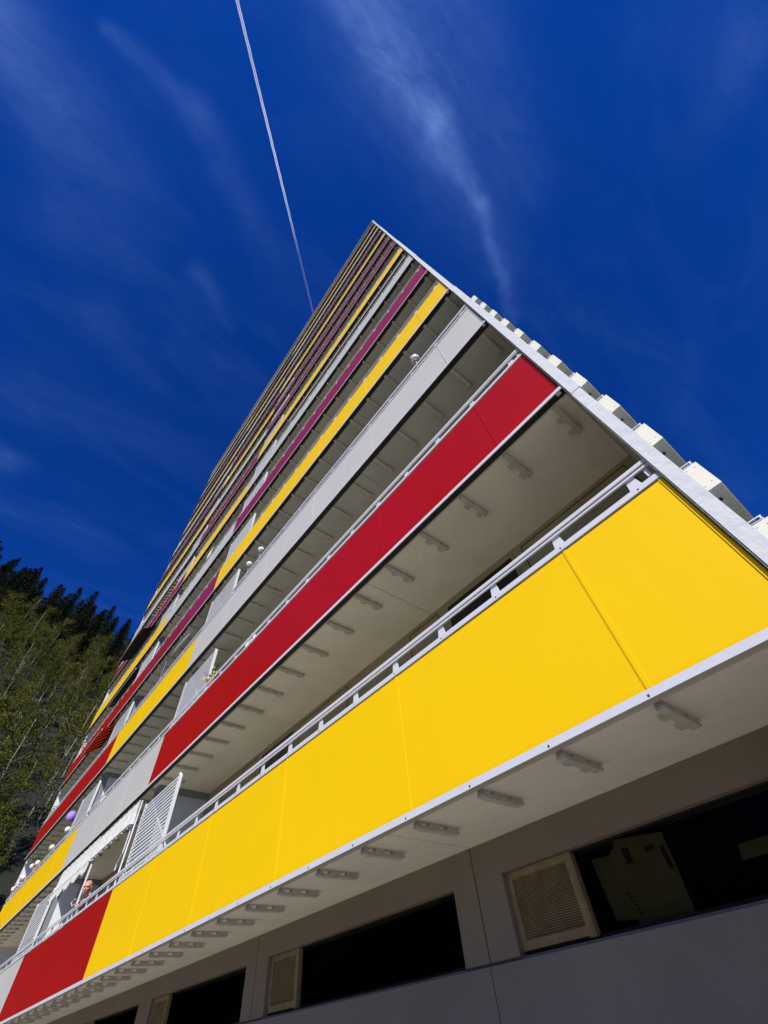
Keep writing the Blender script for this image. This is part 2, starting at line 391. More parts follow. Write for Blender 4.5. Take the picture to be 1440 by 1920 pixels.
MB().box(-28.2, .11, 3.9, 9.0, -EYE, .0).box(-28.2, .11, 5.5, 5.6, 0, 1.3).box(-28.2, .11, 3.75, 5.5, 1.1, 1.2).build('cellar_room', M['dark'], bld)
for i, (x0, x1) in enumerate(bays2):
    wi = MB().box(x0, x1, y1 - .19, y1 - .16, Zb + .001, Zb + .02).box(x0 + .62, x1, y1 - .19, y1 - .16, Zt - .012, Zt - .001).box(x1 - .012, x1 - .001, y1 - .19, y1 - .16, Zb + .02, Zt - .012)
    wi = wi.build('cellar_window', M['vent'] if i == 9 else M['dark'], bld)
    gp = MB().box(x0 + .64, x1 - .013, y1 - .178, y1 - .174, Zb + .021, Zt - .013).build('pane', None or M['glass'], wi)
    gp.data.materials.clear()
    gm = bpy.data.materials.get('window_glass')
    if not gm:
        gm = bpy.data.materials.new('window_glass'); gm.use_nodes = True; t_ = gm.node_tree; t_.nodes.clear()
        o_ = t_.nodes.new('ShaderNodeOutputMaterial'); mi = t_.nodes.new('ShaderNodeMixShader'); mi.inputs[0].default_value = .003
        a_ = t_.nodes.new('ShaderNodeBsdfTransparent'); a_.inputs[0].default_value = (.62, .64, .62, 1); g_ = t_.nodes.new('ShaderNodeBsdfGlossy'); g_.inputs['Roughness'].default_value = .05
        t_.links.new(a_.outputs[0], mi.inputs[1]); t_.links.new(g_.outputs[0], mi.inputs[2]); t_.links.new(mi.outputs[0], o_.inputs[0])
    gp.data.materials.append(gm)
    # perforated vent
    vx0, vx1 = x0 + .004, x0 + .635; va, vb = Zb + .022, Zt - .004; yf = 3.525
    fr = MB().box(vx0, vx0 + .05, yf, yf + .05, va, vb).box(vx1 - .06, vx1, yf - .01, yf + .05, va - .01, vb).box(vx0 + .05, vx1 - .06, yf, yf + .05, vb - .045, vb).box(vx0 + .05, vx1 - .06, yf, yf + .05, va, va + .05)
    fr.box(vx1 - .022, vx1 - .012, yf - .014, yf - .0105, va, vb)
    fr = fr.build('vent_frame', M['vent'], bld, bevel=.003)
    gx0, gx1, gz0, gz1 = vx0 + .05, vx1 - .06, va + .05, vb - .045
    gr = MB()
    if i < 3:
        nx, nz_ = 34, 27
        for k in range(nx): x = gx0 + (gx1 - gx0) * (k + .5) / nx; gr.box(x - .0021, x + .0021, yf + .018, yf + .021, gz0, gz1)
        for k in range(nz_): z = gz0 + (gz1 - gz0) * (k + .5) / nz_; gr.box(gx0, gx1, yf + .015, yf + .0178, z - .0022, z + .0022)
    else:
        for k in range(12): z = gz0 + (gz1 - gz0) * (k + .5) / 12; gr.box(gx0, gx1, yf + .015, yf + .018, z - .008, z + .008)
    gr.build('vent_grille', M['vent'], fr)
    MB().box(gx0, gx1, yf + .06, yf + .065, gz0, gz1).build('vent_backing', M['dark'], fr)

# gable balconies beyond the white end wall
for k in range(-1, 11):
    tl = 10.18 + STEP * k; lr = tl - 1.10
    gb = MB().box(.21, 1.405, 12.04, 14.47, lr + .0, lr + .16).build('gable_balcony', M['concrete'], bld)
    MB().box(.21, 1.41, 12.0, 12.035, lr - .002, tl).build('front_panel', M['cream'], gb)
    sd = MB().box(1.375, 1.41, 12.036, 14.47, lr - .002, tl).build('side_panel', M['cream'], gb)
    ra = MB().box(.21, 1.34, 12.0, 12.03, tl + .13, tl + .155).box(.21, 1.34, 12.0, 12.03, tl + .03, tl + .045)
    for x in (.45, .80, 1.30): ra.box(x - .02, x + .02, 12.0, 12.03, tl, tl + .13)
    ra.box(1.31, 1.34, 12.031, 14.47, tl + .13, tl + .155)
    ra.build('handrail', M['rail'], gb)
    sw = MB()
    for x, z in ((1.05, tl - .12), (1.28, tl - .16), (1.05, lr + .15), (1.28, lr + .2), (.8, lr + .4)): sw.box(x - .012, x + .012, 11.996, 11.9995, z, z + .022)
    sw.build('screw', M['line'], gb)
    MB().tube([(1.1, 12.6, lr - .06), (1.1, 12.6, lr)], .05).build('ceiling_lamp', M['line'], gb)
    if k in (1, 2, 3, 5):
        MB().tube([(1.32, 12.4, tl + .2), (1.32, 13.9, tl + .75)], .025).build('awning_arm', M['rail'], gb)

# ------------------------------------------------------------------ awnings
def awning(name, label, mf, x0, x1, pts, val_=0, mv=None, arms=True, scallop=0, stripes=None, wave=0):
    "pts: profile (y,z) from the wall bar to the front bar"
    o = empty(name, ((x0 + x1) / 2, pts[-1][0], pts[-1][1] + EYE), label, 'awning', None)
    nx = 60 if (wave or stripes) else 12
    rows = []
    for j, (y, z) in enumerate(pts):
        rows.append([(x0 + (x1 - x0) * i / nx, y + wave * math.sin(i * 1.7) * (.3 + j), z + wave * .8 * math.sin(i * .9 + j)) for i in range(nx + 1)])
    MB().grid(rows).build('fabric', mf, o, solid=.004)
    if val_:
        y, z = pts[-1]; rows = [[], []]
        for i in range(nx * 2 + 1):
            x = x0 + (x1 - x0) * i / (nx * 2); ph = abs(math.sin(i * math.pi / (6 if scallop else 20)))
            rows[0].append((x, y - .03 + .012 * math.sin(i * .8) * bool(scallop), z - .02)); rows[1].append((x, y - .035 + .02 * math.sin(i * .8) * bool(scallop), z - .02 - val_ * (1 - .38 * (1 - ph) * bool(scallop))))
        MB().grid(rows).build('valance', mv or mf, o, solid=.003)
    MB().tube([(x0, pts[-1][0] - .02, pts[-1][1]), (x1, pts[-1][0] - .02, pts[-1][1])], .018).build('front_bar', M['rail'], o)
    if arms:
        a = MB()
        for x, sgn in ((x0 + .3, 1), (x1 - .3, -1)):
            ym = (pts[0][0] + pts[-1][0]) / 2; 
            a.tube([(x, pts[0][0] + .1, pts[0][1] - .06), (x + sgn * .5, ym, pts[0][1] - .12), (x, pts[-1][0], pts[-1][1] - .03)], .014)
        a.build('arm', M['steel'], o)
    return o
awning('awning', 'gathered white awning with scalloped edge beside the lowest louvred screen', M['white'], -13.45, -10.9, [(2.49, 3.62), (2.475, 3.48), (2.47, 3.34), (2.465, 3.20)], wave=.012, arms=False)
awning('awning', 'gathered white awning with long scalloped valance above the man at the railing', M['white'], -16.75, -13.55, [(2.49, 3.66), (2.475, 3.50), (2.465, 3.34), (2.46, 3.20)], val_=.20, scallop=1, wave=.012, arms=False)
o = empty('awning_pole', (-13.6, 2.52, 1.25 + EYE), 'thin white upright pole between the two gathered white awnings', 'pole')
MB().tube([(-13.62, 2.53, 1.25), (-13.62, 2.53, 3.55)], .022).build('tube', M['rail'], o)
MB().tube([(-13.80, 2.50, 2.60), (-13.80, 2.50, 3.35)], .012).build('crank', M['line'], o)
MB().tube([(-13.80, 2.50, 2.60), (-13.80, 2.44, 2.52), (-13.80, 2.50, 2.46)], .012).build('handle', M['rail'], o)
o = empty('awning_pole', (-10.86, 2.52, 1.25 + EYE), 'thin white pole standing tight against the lowest louvred screen', 'pole')
MB().tube([(-10.87, 2.52, 1.25), (-10.87, 2.52, 3.6)], .016).build('tube', M['rail'], o)
MB().tube([(-10.98, 2.50, 2.75), (-10.98, 2.50, 3.5)], .012).tube([(-10.98, 2.50, 2.75), (-11.16, 2.50, 2.62), (-11.16, 2.50, 2.52)], .012).build('crank', M['rail'], o)
awning('awning', 'extended flat black awning near the far end of the tower', M['black'], -24.2, -20.7, [(2.62, 14.47), (2.35, 14.25), (2.04, 14.0)], val_=.06)
awning('awning', 'dark awning with thin white front bar below the extended black one', M['black'], -23.8, -19.8, [(3.2, 11.80), (2.8, 11.62), (2.46, 11.42)])
def stripe_mat(name, c1, c2, per, sx=True):
    m = bpy.data.materials.new(name); m.use_nodes = True; t = m.node_tree; b = t.nodes['Principled BSDF']; b.inputs['Roughness'].default_value = .9
    co = t.nodes.new('ShaderNodeTexCoord'); sp = t.nodes.new('ShaderNodeSeparateXYZ'); t.links.new(co.outputs['Object'], sp.inputs[0])
    a = t.nodes.new('ShaderNodeMath'); a.operation = 'FRACT'; d = t.nodes.new('ShaderNodeMath'); d.operation = 'MULTIPLY'; d.inputs[1].default_value = 1 / per
    t.links.new(sp.outputs[0], d.inputs[0]); t.links.new(d.outputs[0], a.inputs[0]); g2 = t.nodes.new('ShaderNodeMath'); g2.operation = 'GREATER_THAN'; g2.inputs[1].default_value = .55; t.links.new(a.outputs[0], g2.inputs[0])
    mx = t.nodes.new('ShaderNodeMix'); mx.data_type = 'RGBA'; mx.inputs[6].default_value = c1 + (1,); mx.inputs[7].default_value = c2 + (1,); t.links.new(g2.outputs[0], mx.inputs[0]); t.links.new(mx.outputs[2], b.inputs['Base Color'])
    tr = t.nodes.new('ShaderNodeBsdfTranslucent'); t.links.new(mx.outputs[2], tr.inputs[0]); ms = t.nodes.new('ShaderNodeMixShader'); ms.inputs[0].default_value = .5
    t.links.new(b.outputs[0], ms.inputs[1]); t.links.new(tr.outputs[0], ms.inputs[2]); t.links.new(ms.outputs[0], t.nodes['Material Output'].inputs[0]); return m
awning('awning', 'black awning with orange stripes in front of the third balcony', stripe_mat('orange_stripes', (.012, .008, .006), (.75, .13, .02), .42), -22.3, -19.5, [(2.75, 9.05), (2.5, 8.85), (2.2, 8.55)], val_=.07, mv=M['black'])
awning('awning', 'narrow awning with black and yellow stripes high at the far end', stripe_mat('yellow_stripes', (.015, .014, .008), (.75, .68, .12), .30), -23.4, -19.6, [(3.0, 17.2), (2.75, 17.02), (2.52, 16.86)])
awning('awning', 'long retracted brown awning with cream valance under the seventh band', M['brown'], -7.8, .05, [(3.55, 17.22), (3.0, 17.10), (2.60, 16.98)], val_=.16, mv=M['globe'], arms=False)
awning('awning', 'dark folded awning under the fourth band near the white end wall', M['brown'], -4.6, -1.5, [(3.6, 9.05), (3.45, 8.85), (3.35, 8.7)], arms=False)

# ------------------------------------------------------------------ balcony things
def globe_lamp(x, y, z, label, m_, r=.095):
    o = empty('globe_lamp', (x, y, z - .5 + EYE), label, 'lamp', 'globe lamps on the balconies')
    MB().tube([(x, y, z - .5), (x, y, z - r * .9)], .012).tube([(x, y, z - r - .02), (x, y, z - r + .015)], .04).build('stem', M['steel'], o)
    MB().ball((x, y, z), r, 24, 14).build('globe', m_, o, smooth=True)
    return o
for a in ((-19.9, 5.44, 'cream globe lamp on the second balcony nearest its louvred screen', 'globe'), (-21.8, 5.40, 'cream globe lamp on the second balcony, second from the screen', 'globe'),
          (-23.8, 5.40, 'cream globe lamp on the second balcony next to a paper shade', 'globe'), (-25.1, 5.58, 'large cream globe lamp near the blue pot on the second balcony', 'globe'),
          (-27.85, 5.42, 'white globe lamp at the far end of the second balcony', 'globew'), (-26.2, 5.46, 'white globe lamp beside the plants on the second balcony', 'globew')):
    globe_lamp(a[0], 2.55, a[1] + .0, a[2], M[a[3]], .088)
for x, l in ((-8.1, 'white globe lamp on the third balcony closest to its louvred screen'), (-7.45, 'white globe lamp on the third balcony, right of the one by the screen')): globe_lamp(x, 2.56, 8.16 * 1.02, l, M['globew'], .085)
globe_lamp(-1.24, 2.6, 8.43, 'white globe lamp on the third balcony close to the white end wall', M['globew'], .10)
o = empty('paper_lantern', (-20.5, 2.56, 5.95 + EYE), 'lilac paper lantern hanging under the third balcony', 'lantern')
MB().ball((-20.5, 2.56, 5.98), .15, 20, 12, 1.15).build('shade', M['lilac'], o, smooth=True); MB().tube([(-20.5, 2.56, 6.15), (-20.5, 2.62, 6.46)], .008).build('cord', M['line'], o)
def potted(x, y, z, label, mp, mf=None, s=1, cat='plant'):
    o = empty('potted_plant', (x, y, z + EYE), label, cat)
    pt = MB(); k = 14
    rows = [[(x + math.cos(2 * math.pi * i / k) * rr * s, y + math.sin(2 * math.pi * i / k) * rr * s, z + zz * s) for i in range(k + 1)] for rr, zz in ((.07, 0), (.10, .16), (.11, .16), (.11, .19), (.09, .19), (.085, .15))]
    pt.grid(rows).build('pot', mp, o)
    lf = MB(); fw = MB()
    for i in range(70):
        a = random.uniform(0, 6.28); e_ = random.uniform(.1, 1.4); rr = random.uniform(.06, .24) * s
        c_ = Vector((x + math.cos(a) * math.cos(e_) * rr, y + math.sin(a) * math.cos(e_) * rr, z + .19 * s + math.sin(e_) * rr * 1.3))
        u = Vector((random.uniform(-1, 1), random.uniform(-1, 1), random.uniform(-1, 1))).normalized() * .035 * s; v = u.cross(Vector((random.random(), random.random(), random.random()))).normalized() * .022 * s
        (fw if (mf and i % 2) else lf).poly([c_ - u, c_ + v, c_ + u, c_ - v])
    lf.build('leaves', M['leaf'], o)
    if mf: fw.build('flowers', mf, o)
potted(-8.75, 2.62, 5.05, 'pot of yellow flowers at the corner of the second louvred screen', M['terra'], M['petal'], 1.1)
for x, l, mm in ((-25.9, 'blue glazed plant pot near the far end of the second balcony', M['blue']),): potted(x, 2.6, 5.68, l, mm, None, .9)
potted(-24.5, 2.65, 5.25, 'leafy plant among the globe lamps on the second balcony', M['terra'], None, 1.3)
potted(-27.0, 2.62, 5.05, 'leafy plant between two white globes on the second balcony', M['terra'], None, 1.2)
potted(-27.3, 2.62, 7.75, 'small plant at the far end of the third balcony railing', M['terra'], None, 1.1)
potted(-26.9, 2.60, 10.55, 'dark plant at the far end of the fourth balcony railing', M['terra'], None, 1.2)
o = empty('garden_chair', (-6.95, 2.75, 4.2 + EYE), 'white plastic chair back rising above the second balcony railing', 'chair')
MB().grid([[(-7.15 + .4 * i / 8, 2.60 + .02 * math.sin(i * .8), 4.75 + (.50 + .10 * math.sin(math.pi * i / 8)) * j) for i in range(9)] for j in (0, 1)]).build('backrest', M['globew'], o, solid=.02)
MB().box(-7.15, -6.75, 2.62, 3.05, 4.62, 4.65).build('seat', M['globew'], o)
for x in (-7.13, -6.77):
    for y in (2.64, 3.03): MB().tube([(x, y, 3.95), (x, y, 4.62)], .018).build('leg', M['globew'], o)
o = empty('furled_parasol', (-14.6, 2.62, 7.4 + EYE), 'furled grey parasol leaning across the opening of the third balcony', 'parasol')
MB().tube([(-14.55, 2.62, 7.4), (-14.5, 2.62, 9.0)], .016).tube([(-14.5, 2.62, 9.0), (-12.3, 2.62, 8.78)], .016).build('pole', M['steel'], o)
MB().tube([(-14.2, 2.62, 8.98), (-13.6, 2.62, 8.90), (-12.9, 2.62, 8.84), (-12.4, 2.62, 8.79)], [.02, .05, .045, .015]).build('canopy', M['slat'], o, smooth=True)
o = empty('hanging_towel', (-13.7, 2.56, 13.6 + EYE), 'cream towel bundled on the fifth balcony railing', 'towel')
MB().grid([[(-13.95 + .42 * i / 8, 2.545 - .03 * math.sin(j * .7) + .012 * math.sin(i * 1.9), 13.55 + .5 * j / 6) for i in range(9)] for j in range(7)]).build('cloth', M['globe'], o, solid=.01)
# boards stored behind the near cellar window
def board(x0, x1, y, z0, z1, label, tilt=.05, marks=()):
    o = empty('cardboard_sheet', ((x0 + x1) / 2, y, z0 + EYE), label, 'cardboard')
    d = (z1 - z0)
    MB().prism([(x0, z0), (x1, z0), (x1 - tilt * d, z1), (x0 - tilt * d * .6, z1 - .02 * (x1 - x0) * 4)], 'y', y, y + .008).build('sheet', M['board'], o)
    mk = MB()
    for a, c, w_, h_ in marks: mk.box(a, a + w_, y - .0018, y - .0006, c, c + h_)
    if marks: mk.build('print', M['brown'], o)
def quad_board(pts, y, label, marks=()):
    o = empty('cardboard_sheet', ((pts[0][0] + pts[1][0]) / 2, y, pts[0][1] + EYE), label, 'cardboard')
    MB().prism(pts, 'y', y, y + .008).build('sheet', M['board'], o)
    if marks:
        mk = MB()
        for a, c, w_, h_ in marks: mk.box(a, a + w_, y - .0018, y - .0006, c, c + h_)
        mk.build('print', M['brown'], o)
quad_board([(-2.0, .42), (-1.80, .40), (-1.80, .735), (-2.021, .743)], 3.62, 'narrow pale cardboard sheet standing inside the window next to the vent', [(-2.005 + .004 * i, .72 - .016 * i, .012, .007) for i in range(5)])
quad_board([(-1.843, .354), (-1.475, .354), (-1.452, .60), (-1.443, .762), (-1.795, .805), (-1.81, .76), (-1.85, .755)], 3.602, 'large brown cardboard sheet in front of the pale one behind the cellar glass', [(-1.76, .66, .05, .085), (-1.60, .69, .07, .03), (-1.50, .58, .03, .12)] + [(-1.84 + .006 * i, .52 - .02 * i, .016, .010) for i in range(6)])
quad_board([(-1.08, .534), (-.60, .534), (-.60, .61), (-1.064, .604)], 3.63, 'dim cardboard piece far right behind the near cellar window')

# ------------------------------------------------------------------ the man at the railing
def skin_mesh(pts, edges, rad, root=0, sub=2):
    me = bpy.data.meshes.new('t'); me.from_pydata(pts, edges, []); o = bpy.data.objects.new('t', me); C.objects.link(o)
    o.modifiers.new('s', 'SKIN'); sm = o.modifiers.new('u', 'SUBSURF'); sm.levels = sub; sm.render_levels = sub
    for i, v in enumerate(me.skin_vertices[0].data):
        v.radius = (rad[i], rad[i]) if not isinstance(rad[i], tuple) else rad[i]; v.use_root = (i == root)
    dg = bpy.context.evaluated_depsgraph_get(); r = bpy.data.meshes.new_from_object(o.evaluated_get(dg))
    bpy.data.objects.remove(o); return r
px0 = -13.05; fz = bz(1) + .16
man = empty('person', (px0, 2.9, fz + EYE), 'bald person in a dark maroon sweater leaning on the lowest balcony railing, looking down', 'person')
hc = Vector((-13.02, 2.50, 2.635))           # centre of the head
def J(*a): return a
P = [(-13.05, 3.02, fz + .72), (-13.05, 2.95, fz + .95), (-13.06, 2.76, fz + 1.17), (-13.05, 2.63, 2.48), (-13.03, 2.56, 2.56),       # pelvis..neck
     (-12.87, 2.72, fz + 1.17), (-12.76, 2.62, 2.30), (-12.98, 2.53, 2.42), (-13.06, 2.51, 2.425),                                     # right arm, folded over the rail
     (-13.24, 2.72, fz + 1.17), (-13.33, 2.66, 2.36), (-13.43, 2.54, 2.44), (-13.46, 2.49, 2.425),                                      # left arm to the rail
     (-12.95, 3.02, fz + .40), (-12.95, 3.04, fz + .06), (-12.95, 2.90, fz + .03), (-13.15, 3.02, fz + .40), (-13.15, 3.04, fz + .06), (-13.15, 2.90, fz + .03)]
E_ = [(0, 1), (1, 2), (2, 3), (3, 4), (2, 5), (5, 6), (6, 7), (7, 8), (2, 9), (9, 10), (10, 11), (11, 12), (0, 13), (13, 14), (14, 15), (0, 16), (16, 17), (17, 18)]
rad = [.12, .13, .12, .058, .055, .065, .048, .035, .028, .065, .048, .035, .028, .065, .042, .04, .065, .042, .04]
def fingers(base, dirv, side, up):
    "five separate fingers: palm direction dirv, side vector towards the thumb, curling down over the rail (-up)"
    ms = []
    for k, ln in enumerate((.070, .078, .072, .056)):
        o_ = base + side * (.026 - .018 * k)
        p0 = o_; p1 = o_ + dirv * ln * .5 + up * .004; p2 = p1 + dirv * ln * .2 - up * ln * .35; p3 = p2 - up * ln * .3 - dirv * .006
        ms.append(skin_mesh([tuple(p0), tuple(p1), tuple(p2), tuple(p3)], [(0, 1), (1, 2), (2, 3)], [.0095, .009, .0085, .007], 0, 1))
    t0 = base + side * .03 - dirv * .03; ms.append(skin_mesh([tuple(t0), tuple(t0 + side * .028 + dirv * .012), tuple(t0 + side * .036 + dirv * .042 - up * .01)], [(0, 1), (1, 2)], [.012, .0105, .008], 0, 1))
    return ms
bm = bmesh.new()
bm.from_mesh(skin_mesh(P, E_, rad))
for mm in fingers(Vector((-13.47, 2.478, 2.432)), Vector((-.25, -.97, 0)).normalized(), Vector((.97, -.25, 0)), Vector((0, 0, 1))) + fingers(Vector((-13.09, 2.49, 2.432)), Vector((-.9, -.45, 0)).normalized(), Vector((-.4, .9, 0)), Vector((0, 0, 1))): bm.from_mesh(mm)
def addball(c, rx, ry, rz, rot=None, seg=20):
    mtx = Matrix.Translation(c) @ (rot or Matrix.Identity(4)) @ Matrix.Diagonal((rx, ry, rz, 1)); bmesh.ops.create_uvsphere(bm, u_segments=seg, v_segments=seg // 2 + 4, radius=1, matrix=mtx)
look = (Vector((0, 0, .1)) - hc); look.z *= 1.0; look.normalize()
look = (look + Vector((0.15, -.5, .0))).normalized()
zq = Vector((0, 0, 1)); fx = look; sx_ = zq.cross(fx).normalized(); uz = fx.cross(sx_).normalized()
HR = Matrix((sx_, fx, uz)).transposed().to_4x4()   # x: side, y: forward, z: up
def H(x, y, z): return hc + sx_ * x + fx * y + uz * z
addball(H(0, -.012, .022), .078, .098, .092, HR, 28); addball(H(0, .022, -.035), .064, .072, .078, HR, 24); addball(H(0, .048, -.082), .035, .038, .030, HR)
addball(H(0, .105, -.022), .013, .020, .028, HR, 12); addball(H(0, .112, -.034), .017, .013, .011, HR, 12)
addball(H(0, .080, .022), .055, .022, .012, HR, 14)                # brow
for sg in (-1, 1):
    addball(H(sg * .082, -.005, -.012), .009, .020, .034, HR, 12); addball(H(sg * .040, .070, -.025), .022, .020, .018, HR, 12)
addball(H(0, .094, -.060), .024, .010, .006, HR, 12); addball(H(0, .090, -.070), .020, .010, .006, HR, 12)
me = bpy.data.meshes.new('person_body'); bm.to_mesh(me); bm.free()
tmp = bpy.data.objects.new('t', me); C.objects.link(tmp); rm = tmp.modifiers.new('r', 'REMESH'); rm.mode = 'VOXEL'; rm.voxel_size = .006; rm.use_smooth_shade = True
dg = bpy.context.evaluated_depsgraph_get(); body = bpy.data.meshes.new_from_object(tmp.evaluated_get(dg)); bpy.data.objects.remove(tmp)
def place(me, name, m_):
    me.transform(Matrix.Translation(-(world_loc(man) - Vector((0, 0, EYE))))); me.materials.clear(); me.materials.append(m_)
    for p in me.polygons: p.use_smooth = True
    o = bpy.data.objects.new(name, me); C.objects.link(o); o.parent = man; return o
place(body, 'body', M['skin'])
place(skin_mesh(P[:4] + [(-13.035, 2.575, 2.545)] + P[5:8] + P[9:12], [(0, 1), (1, 2), (2, 3), (3, 4), (2, 5), (5, 6), (6, 7), (2, 8), (8, 9), (9, 10)], [.15, .165, .175, .115, .072, .105, .070, .055, .105, .070, .055]), 'sweater', M['sweater'])
place(skin_mesh([P[0], P[13], P[14], P[16], P[17]], [(0, 1), (1, 2), (0, 3), (3, 4)], [.14, .085, .065, .085, .065]), 'trousers', M['trous'])
bm = bmesh.new(); addball(H(0, -.022, .000), .090, .094, .062, HR, 24)
for v in list(bm.verts):
    d = v.co - hc
    if d.dot(fx) > .022 or d.dot(uz) > .030: bm.verts.remove(v)
me = bpy.data.meshes.new('hair'); bm.to_mesh(me); bm.free(); place(me, 'hair', M['hair'])
for sg in (-1, 1):
    bm = bmesh.new(); addball(H(sg * .031, .083, .003), .013, .010, .008, HR, 12)
    me = bpy.data.meshes.new('eye'); bm.to_mesh(me); bm.free(); place(me, 'eye', M['trous'])

# ------------------------------------------------------------------ hillside and forest
def hz(x, y):
    d = -x - 38
    if d <= 0: return 0
    h = .885 * d if d < 97 else .885 * 97 + (d - 97) * .12
    h *= min(1, d / 14) ** .5
    return h * (1 - .004 * (y + 20)) + 2.2 * noise.noise(Vector((x * .05, y * .05, 0)))
hm = MB(); rows = []
for i in range(70):
    x = -37 - i * 3.4; rows.append([(x, y, hz(x, y) - EYE - .05) for y in [-260 + 6 * k for k in range(86)]])
hm.grid(rows)
hill = prop(hm.build('hillside', mat('leaf_litter', (.010, .013, .006), .95, .4, .15, .6, 3), None, smooth=True), kind='structure')
def leafmat(name, cols, tr=.3):
    m = bpy.data.materials.new(name); m.use_nodes = True; t = m.node_tree; b = t.nodes['Principled BSDF']; b.inputs['Roughness'].default_value = .7; b.inputs['Specular IOR Level'].default_value = .2
    gi = t.nodes.new('ShaderNodeNewGeometry'); oi = t.nodes.new('ShaderNodeObjectInfo'); ad = t.nodes.new('ShaderNodeMath'); ad.operation = 'MULTIPLY_ADD'; ad.inputs[1].default_value = .6
    t.links.new(oi.outputs['Random'], ad.inputs[0]); mu = t.nodes.new('ShaderNodeMath'); mu.operation = 'MULTIPLY'; mu.inputs[1].default_value = .4; t.links.new(gi.outputs['Random Per Island'], mu.inputs[0]); t.links.new(mu.outputs[0], ad.inputs[2])
    rp = t.nodes.new('ShaderNodeValToRGB'); els = rp.color_ramp.elements
    while len(els) < len(cols): els.new(.5)
    for i, c in enumerate(cols): els[i].position = i / (len(cols) - 1); els[i].color = c + (1,)
    t.links.new(ad.outputs[0], rp.inputs[0]); t.links.new(rp.outputs[0], b.inputs['Base Color'])
    trn = t.nodes.new('ShaderNodeBsdfTranslucent'); t.links.new(rp.outputs[0], trn.inputs[0]); ms = t.nodes.new('ShaderNodeMixShader'); ms.inputs[0].default_value = tr
    t.links.new(b.outputs[0], ms.inputs[1]); t.links.new(trn.outputs[0], ms.inputs[2]); t.links.new(ms.outputs[0], t.nodes['Material Output'].inputs[0]); return m
LB = leafmat('spring_leaf', [(.022, .032, .004), (.080, .10, .009), (.13, .14, .013), (.075, .060, .015), (.25, .26, .015)])
LC = leafmat('needle', [(.007, .012, .005), (.014, .024, .008), (.020, .028, .008), (.030, .036, .009)], .1)
BK = mat('pale_bark', (.21, .195, .15), .9, .35, 3); BD = mat('dark_bark', (.05, .04, .03), .9, .3, 3)
def rv(a=1): return Vector((random.uniform(-a, a), random.uniform(-a, a), random.uniform(-a, a)))
def broadleaf_meshes(h, seedv):
    random.seed(seedv); tk = MB(); lf = MB(); lean = rv(.06); lean.z = 0
    path = [Vector((0, 0, -.5))]; 
    for i in range(1, 9): path.append(Vector((lean.x * h * i / 8 + random.uniform(-.07, .07), lean.y * h * i / 8 + random.uniform(-.12, .12), h * i / 8)))
    tk.tube(path, [.12 * (1 - .85 * i / 8) + .018 for i in range(9)], 6)
    tips = []
    for k in range(20):
        f = random.uniform(.20, .98); i = int(f * 8); b = path[i].lerp(path[min(8, i + 1)], f * 8 - i); a = random.uniform(0, 6.28); ln = h * .22 * (1.15 - f) + .6
        e1 = b + Vector((math.cos(a) * ln * .55, math.sin(a) * ln * .55, ln * .5)); e2 = e1 + Vector((math.cos(a) * ln * .35, math.sin(a) * ln * .35, ln * .55)) + rv(.25)
        tk.tube([b, e1, e2], [.026, .016, .008], 4, False); tips += [(e1, .8), (e2, .9), (e1.lerp(e2, .5), .8)]
        for q in range(2):
            e3 = e1 + rv(ln * .35) + Vector((0, 0, .3)); tk.tube([e1, e3], [.010, .006], 3, False); tips.append((e3, .6))
    for c, r in tips:
        dens = random.choice((8, 22, 40, 70))
        for q in range(dens):
            p = c + Vector((random.gauss(0, r * .44), random.gauss(0, r * .44), random.gauss(0, r * .34))); s_ = random.uniform(.06, .14)
            u = rv().normalized() * s_; v = u.cross(rv()).normalized() * s_ * .62; lf.poly([p - u, p + v, p + u, p - v])
    return tk, lf
def conifer_meshes(h, seedv):
    random.seed(seedv); tk = MB(); lf = MB(); tk.tube([(0, 0, -.5), (0, 0, h * .5), (0, 0, h)], [.2, .12, .02], 6)
    nl = int(h * 2.8)
    for i in range(nl):
        z = h * (.16 + .84 * i / nl); rr = (1 - (z / h)) ** .75 * h * .23 + .18
        for k in range(9):
            a = random.uniform(0, 6.28); r1_ = rr * random.uniform(.55, 1.2); d = Vector((math.cos(a), math.sin(a), 0)); sd = Vector((-d.y, d.x, 0))
            steps = max(2, int(r1_ / .32))
            for j in range(steps):
                f = (j + .6) / steps; p = d * (r1_ * f) + Vector((0, 0, z + .15 * f - .45 * f * f * r1_ * .5)) + rv(.07)
                wd = .30 * (1 - .5 * f)
                for sg in (-1, 1):
                    e_ = p + sd * sg * wd * random.uniform(.7, 1.2) + d * .14 + Vector((0, 0, -.16 * random.random())); lf.poly([p, p + d * .22 + rv(.03), e_])
                q = p + Vector((0, 0, -.22)); lf.poly([p - d * .1, p + d * .16, q + rv(.05)])
    lf.poly([(-.06, 0, h - .3), (.06, 0, h - .3), (0, 0, h + .35)]); lf.poly([(0, -.06, h - .3), (0, .06, h - .3), (0, 0, h + .35)])
    return tk, lf
def tree_proto(name, fn, h, sd_, mb_, ml):
    tk, lf = fn(h, sd_); o = bpy.data.objects.new(name, None); C.objects.link(o); o.location = (0, 0, 0)
    off = Vector((0, 0, -EYE))
    tk.v = [tuple(Vector(v) + off) for v in tk.v]; lf.v = [tuple(Vector(v) + off) for v in lf.v]
    tk.build('trunk', mb_, o, smooth=True); lf.build('crown', ml, o); return o
protosB = [tree_proto('broadleaf_tree', broadleaf_meshes, 10 + 1.3 * i, 11 + i, BK if i != 3 else BD, LB) for i in range(5)]
protosC = [tree_proto('conifer_tree', conifer_meshes, 14 + 2 * i, 31 + i, BD, LC) for i in range(4)]
usedp = set()
